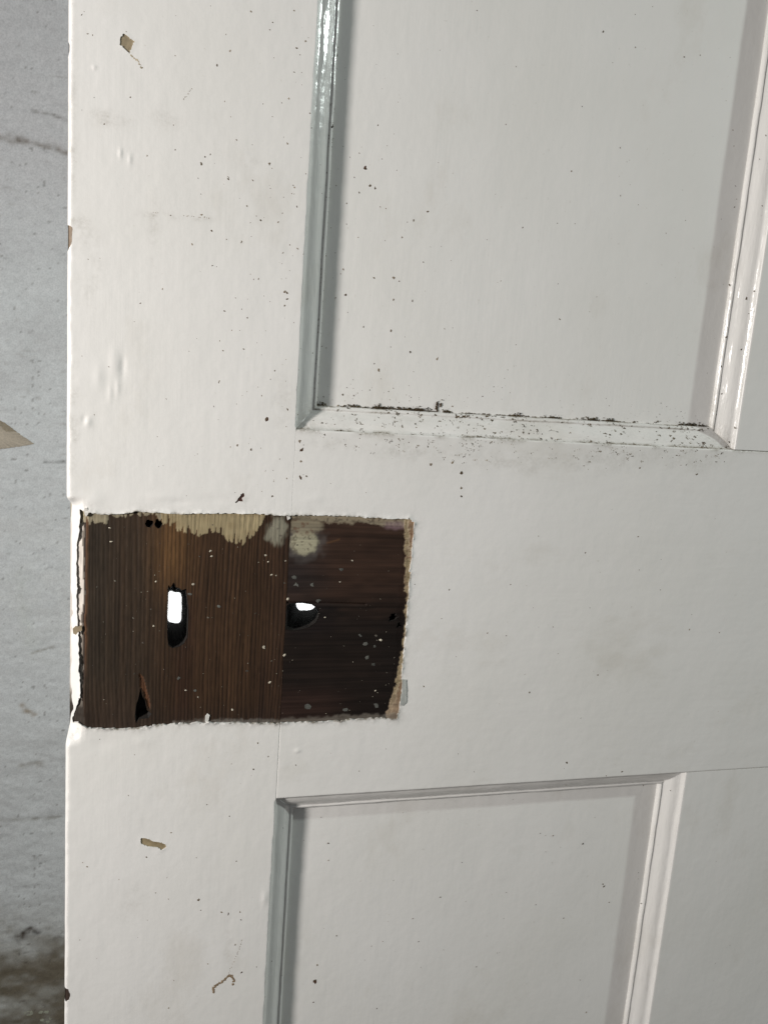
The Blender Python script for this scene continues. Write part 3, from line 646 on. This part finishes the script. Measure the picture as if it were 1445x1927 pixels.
def front(x, z):
    """front surface of the door and its slope at one spot"""
    if x < XS: return float(stile_y(np.array([x]), np.array([z]))[0])
    if ZR0 <= z <= ZR1: return float(rail_y(np.array([x]), np.array([z]))[0])
    if x > XM: return .15
    e = min(x - XS, XM - x, (z - ZR1) if z > 0 else (ZR0 - z))
    if e > MW: return PD - .05 + float(wavy(np.array([x]), np.array([z]), .9)[0])
    return float(np.interp(e, PROF[:, 0], PROF[:, 1]))
def locate(u, v):
    y = 0.0
    for _ in range(4):
        x, z = at(u, v, y); y = front(x, z)
    x, z = at(u, v, y); return x, y, z
def speck(u, v, rpx, asp=1.0, ang=None, col=None):
    x, y, z = locate(u, v); col = col or random.choice([sr(104, 92, 76), sr(88, 76, 62), sr(124, 112, 96), sr(132, 122, 108)])
    S.add((x, y - .05, z), (0, -1, 0), (1, 0, 0), rpx / 4.0, asp, random.uniform(0, 3) if ang is None else ang, col, .05)
LIST = """626 237 3.5;711 236 3.5;687 318 4.5;697 349 4;706 354 4;676 362 2.5;667 334 2;624 239 3;507 308 3.5;379 308 3;430 337 2.5;380 404 3;398 434 3;362 460 2.5;455 455 3;491 414 3;524 418 2.5;
536 549 3;540 551 3;541 563 3;536 575 2.5;487 525 2.5;465 388 2;554 136 2.5;508 56 2;575 78 2.5;558 90 3;559 389 2;386 295 2;396 291 2;741 523 4.5;704 523 3;805 398 3.5;778 415 3;650 555 3.5;776 566 3;740 564 2.5;
713 697 4;772 663 3.5;736 622 3;823 675 3.5;684 615 2.5;1053 601 5;503 789 5;541 770 4;560 780 2;565 898 5;577 896 3.5;567 868 3;564 831 4;568 846 5;540 900 2;447 838 3;473 846 3;513 934 3;412 720 2;420 660 2;
868 890 5.5;868 918 3.5;868 934 3;908 746 3;929 728 2.5;810 874 4;851 871 4;1048 828 4;1260 770 3.5;1271 775 3;1288 777 4;1203 779 3;1217 767 3;1094 733 3;1027 728 2;955 696 2;
374 1693 3.5;378 1713 2;418 1717 3.5;452 1716 3;454 1731 2.5;443 1778 3;597 1816 3.5;593 1846 6.5;590 1886 3.5;618 1587 4;276 1613 3;318 1897 2.5;1136 1668 4;1146 1698 3;1134 1664 2.5;1096 1588 3.5;1060 1728 2;1103 1905 3.5;1326 1853 4;
477 1448 3;505 1424 2.5;557 1440 3;1140 1460 2.5;1066 1435 4;1170 1452 3;780 1100 2;845 1110 2.5;797 1292 2.5;1101 1040 2;1040 1180 2;960 1100 2;1200 1010 2.5;1242 1110 2;1310 893 4;1203 881 3;709 1898 3;340 1215 0;
1440 255 2.5;1428 300 2;1383 350 4;1385 375 3;1381 390 4;1378 245 3;1380 275 2.5;1434 388 3;1372 537 3.5;1366 634 3.5;1356 690 4;1357 741 4;1360 535 2;1404 562 4;1413 585 3;1330 702 3;1394 658 3;1344 637 2.5;1347 780 3;1382 805 4;1372 832 4;1330 640 2;1408 590 2;1418 548 2.5"""
for it in LIST.replace('\n', '').split(';'):
    u, v, r = map(float, it.split())
    if r > 0: speck(u, v, r * .78, random.uniform(.6, 1))
for u, v, r, asp, ang in [(687, 315, 5, .5, 1.2), (503, 789, 5, .5, 1.3), (568, 847, 5, .45, .9), (565, 898, 5, .4, 2), (593, 1847, 7, .6, 1.4), (430, 1720, 4, .4, 1.2), (455, 1830, 3, .5, 1)]:
    speck(u, v, r, asp, ang, sr(72, 48, 36))
for _ in range(330):                                          # thin all-over spotting
    u, v = random.uniform(140, 1400), random.uniform(0, 1900)
    if 140 < u < 800 and 940 < v < 1390: continue
    speck(u, v, random.choice([.8, .9, 1.1, 1.4, 1.8]), random.uniform(.5, 1), None, random.choice([sr(140, 130, 116), sr(112, 100, 86), sr(150, 142, 130)]))
for _ in range(130):                                          # denser on the stile next to the moulding and across the panel
    u = random.gauss(560, 90); v = random.uniform(100, 930)
    if u > 150: speck(u, v, random.choice([.8, 1, 1.3, 1.9]), random.uniform(.5, 1), None, random.choice([sr(140, 130, 114), sr(116, 104, 90)]))
# the lower moulding of the upper panel collects most of it
tan = np.gradient(PROF, axis=0)
def ledge(x, u, r, col, h=.2, asp=1, ang=0):
    y = np.interp(u, PROF[:, 0], PROF[:, 1]); du = np.interp(u, PROF[:, 0], tan[:, 0]); dy = np.interp(u, PROF[:, 0], tan[:, 1])
    n = (0, -du, dy) ; S.add((x, y - .05, ZR1 + u), n, (1, 0, 0), r, asp, ang, col, h)
DK = [sr(96, 86, 70), sr(78, 66, 52), sr(116, 106, 88), sr(100, 86, 64), sr(88, 80, 64)]
clus = [poly([(u, 800)])[0][0] for u in (640, 700, 730, 770, 790, 860, 880, 900, 930, 985, 1045, 1120, 1150, 1200, 1290, 1320)]
def wander(n, step):                                          # offsets of an irregular clump
    p = np.zeros(2); out = []
    for _ in range(n): out.append(p.copy()); p = p + np.array([random.gauss(0, step * 1.3), random.gauss(0, step * .8)])
    return out
for _ in range(430):
    x0 = random.gauss(random.choice(clus + clus[5:9] + clus[14:] * 2), 9) if random.random() < .65 else random.uniform(XS + 3, XM - 2)
    u0 = random.choice([random.gauss(10.8, .3), random.gauss(9.2, .4), random.uniform(.5, 10.5), random.gauss(5, 1.5), random.gauss(.3, .3), random.gauss(.4, .4)])
    col = random.choice(DK)
    for dx, du in wander(random.choice([1, 1, 2, 3, 5, 8, 12]), .35):
        x, u = x0 + dx, min(max(u0 + du, .02), 11.2)
        if x - XS < u or XM - x < u: continue
        ledge(x, u, random.choice([.14, .2, .26, .36, .48]), col, .1, random.uniform(.4, 1), random.uniform(-.6, .6))
for k in range(95):                                          # dust drawn along the crevice against the panel
    x0 = random.choice([random.gauss(random.choice(clus), 8), random.uniform(XS + 11, XM - 11)])
    if not XS + 11 < x0 < XM - 11: continue
    th = random.choice([.15, .25, .4, .6]); col = random.choice(DK)
    for dx, dz in wander(random.choice([3, 6, 10, 16]), .5):
        S.add((min(max(x0 + dx, XS + 11), XM - 11), PD - .2 - .2 * abs(random.gauss(0, th)), ZR1 + MW + abs(dz) * th * .9), (random.uniform(-.4, .4), -1, random.uniform(-.1, .6)), (1, 0, 0), random.uniform(.15, .38), random.uniform(.35, 1), random.uniform(-.4, .4), col, .15)
for u0, u1, cnt in [(645, 690, 45), (700, 735, 120), (735, 770, 60), (755, 812, 170), (835, 845, 50), (965, 985, 50), (1025, 1055, 60), (1105, 1130, 90), (1140, 1155, 30), (1280, 1330, 150), (578, 612, 70)]:
    for _ in range(cnt):                                      # thicker clumps
        x = at(random.gauss(random.uniform(u0, u1) * .6 + .4 * random.choice([u0, u0, u1]), 3), 775, PD)[0]; z = ZR1 + MW + abs(random.gauss(0, .75)) - .2
        S.add((x, PD - .2 - abs(random.gauss(0, .35)), z), (random.uniform(-.6, .6), -1, random.uniform(-.2, .9)), (1, 0, 0), random.uniform(.15, .6), random.uniform(.4, 1), random.uniform(-.5, .5), random.choice([sr(74, 64, 48), sr(62, 52, 40), sr(88, 78, 58)]), .25)
for cu, cv, n_, lean in [(716, 769, 16, -.5), (821, 766, 22, .05), (827, 762, 8, .4)]:      # little upright crumbs of debris
    x0, z0 = at(cu, cv, PD)
    for k in range(n_):
        h = random.random(); S.add((x0 + lean * 3 * h + random.gauss(0, .25), PD - .4, z0 - 1.5 + 4.2 * h), (random.uniform(-.4, .4), -1, .2), (1, 0, 0), .62 * (1.1 - .6 * h), .8, random.uniform(0, 3), DK[1], .35)
for _ in range(150):                                          # fallen below, on the rail
    x0 = random.gauss(random.choice(clus + clus[5:]), 12); d0 = abs(random.gauss(0, 5.5)); col = random.choice(DK + [sr(150, 140, 122), sr(140, 132, 118), sr(160, 152, 138)])
    for dx, dz in wander(random.choice([1, 1, 2, 4, 7, 10]), .45):
        x, z = x0 + dx, min(ZR1 - .8 - d0 + dz, ZR1 - .3)
        if XS + 1 < x < XM + 3: S.add((x, -.05 + float(rail_y(np.array([x]), np.array([z]))[0]), z), (0, -1, 0), (1, 0, 0), random.choice([.1, .14, .2, .3]), random.uniform(.5, 1), random.uniform(0, 3), col, .05)
for _ in range(120):                                          # rising on the panel above
    x = random.uniform(XS + 14, XM - 14); dz = abs(random.gauss(0, 7))
    S.add((x, PD - .1, ZR1 + MW + dz), (0, -1, 0), (1, 0, 0), random.choice([.14, .2, .3]), .8, 0, random.choice(DK + [sr(150, 140, 125)]), .1)
zz = np.linspace(ZR1 + 12, FZ1, 260)
for z in zz:                                                  # line of specks in the left moulding's groove
    if random.random() < .55:
        u = random.choice([9.2, 10.9, 10.9, 9.0]); S.add((XS + u, float(np.interp(u, PROF[:, 0], PROF[:, 1])) - .1, z + random.gauss(0, 1)), (.4, -1, 0), (0, 0, 1), random.choice([.15, .22, .3, .4]), .45, 0, random.choice(DK), .12)
def trail(pts, r, col, steps=8):
    for (a, b_) in zip(pts[:-1], pts[1:]):
        for k in range(steps):
            t = (k + random.uniform(-.4, .4)) / steps; speck(a[0] + (b_[0] - a[0]) * t + random.gauss(0, .6), a[1] + (b_[1] - a[1]) * t + random.gauss(0, .6), r * random.uniform(.7, 1.2), .8, None, col)
trail([(403, 1868), (402, 1860), (408, 1853), (416, 1849), (424, 1843), (431, 1836), (437, 1837), (441, 1845), (438, 1854)], 3.0, sr(140, 122, 100), 7)
trail([(431, 1836), (434, 1822), (445, 1800), (452, 1780), (457, 1765)], 1.2, sr(160, 150, 138), 6)
trail([(245, 101), (254, 110), (262, 118), (268, 130)], 1.7, sr(170, 160, 140), 5)
trail([(290, 400), (300, 402)], 0.9, sr(170, 160, 148), 4); trail([(346, 405), (400, 411)], 1.3, sr(176, 168, 156), 10)
trail([(345, 188), (352, 180), (362, 165)], 1.0, sr(170, 164, 154), 6)
S.build('mould_specks', door, 'dark mould specks and dirt scattered over the white paint')
S = Specks()
for _ in range(190):
    u, v = random.uniform(165, 750), random.uniform(985, 1345); x, z = at(u, v, 1)
    if any(inside(H, np.array([x]), np.array([z]))[0] for H in (KEY, SPI, SC3, GOU, SC1, SC2)): continue
    y = 1.0 if x < XS else 1.1
    big = random.random() < .09
    S.add((x, y - .06, z), (0, -1, 0), (1, 0, 0), random.uniform(.4, .7) if big else random.uniform(.10, .26), random.uniform(.6, 1), 0, random.choice([sr(96, 92, 84), sr(78, 74, 68)]) if big or random.random() < .6 else sr(160, 155, 140), .05)
for u, v, r in [(396, 1037, 2.8), (398, 1047, 2), (364, 1100, 3), (357, 1118, 4), (412, 1141, 3.5), (294, 1094, 2), (210, 1019, 2.5), (207, 993, 2), (289, 1178, 2), (349, 1299, 2.2), (437, 1335, 3), (373, 1312, 1.6), (500, 1045, 3), (505, 1057, 2), (511, 1082, 2), (520, 1083, 1.6), (538, 1055, 2.2), (640, 1095, 2), (663, 1055, 1.8),
                (690, 1237, 5), (686, 1212, 6), (705, 1216, 3.5), (678, 1196, 4), (703, 1250, 3.5), (716, 1205, 3), (706, 1300, 2), (536, 1233, 3), (497, 1218, 3), (508, 1284, 3), (642, 1072, 4), (555, 1088, 6), (558, 1100, 5), (587, 1100, 5), (600, 1130, 6), (612, 1162, 2), (337, 1276, 4), (367, 1300, 4), (580, 1330, 6), (708, 1327, 6), (650, 1335, 5), (541, 1128, 3)]:
    x, z = at(u, v, 1); c = sr(188, 182, 166) if r < 3.3 else sr(88, 89, 85)
    S.add((x, .95 if x < XS else 1.05, z), (0, -1, 0), (1, 0, 0), r / 4, random.uniform(.7, 1), 0, c, .08)
S.build('paint_spatter', door, 'pale paint spatter on the bare wood')
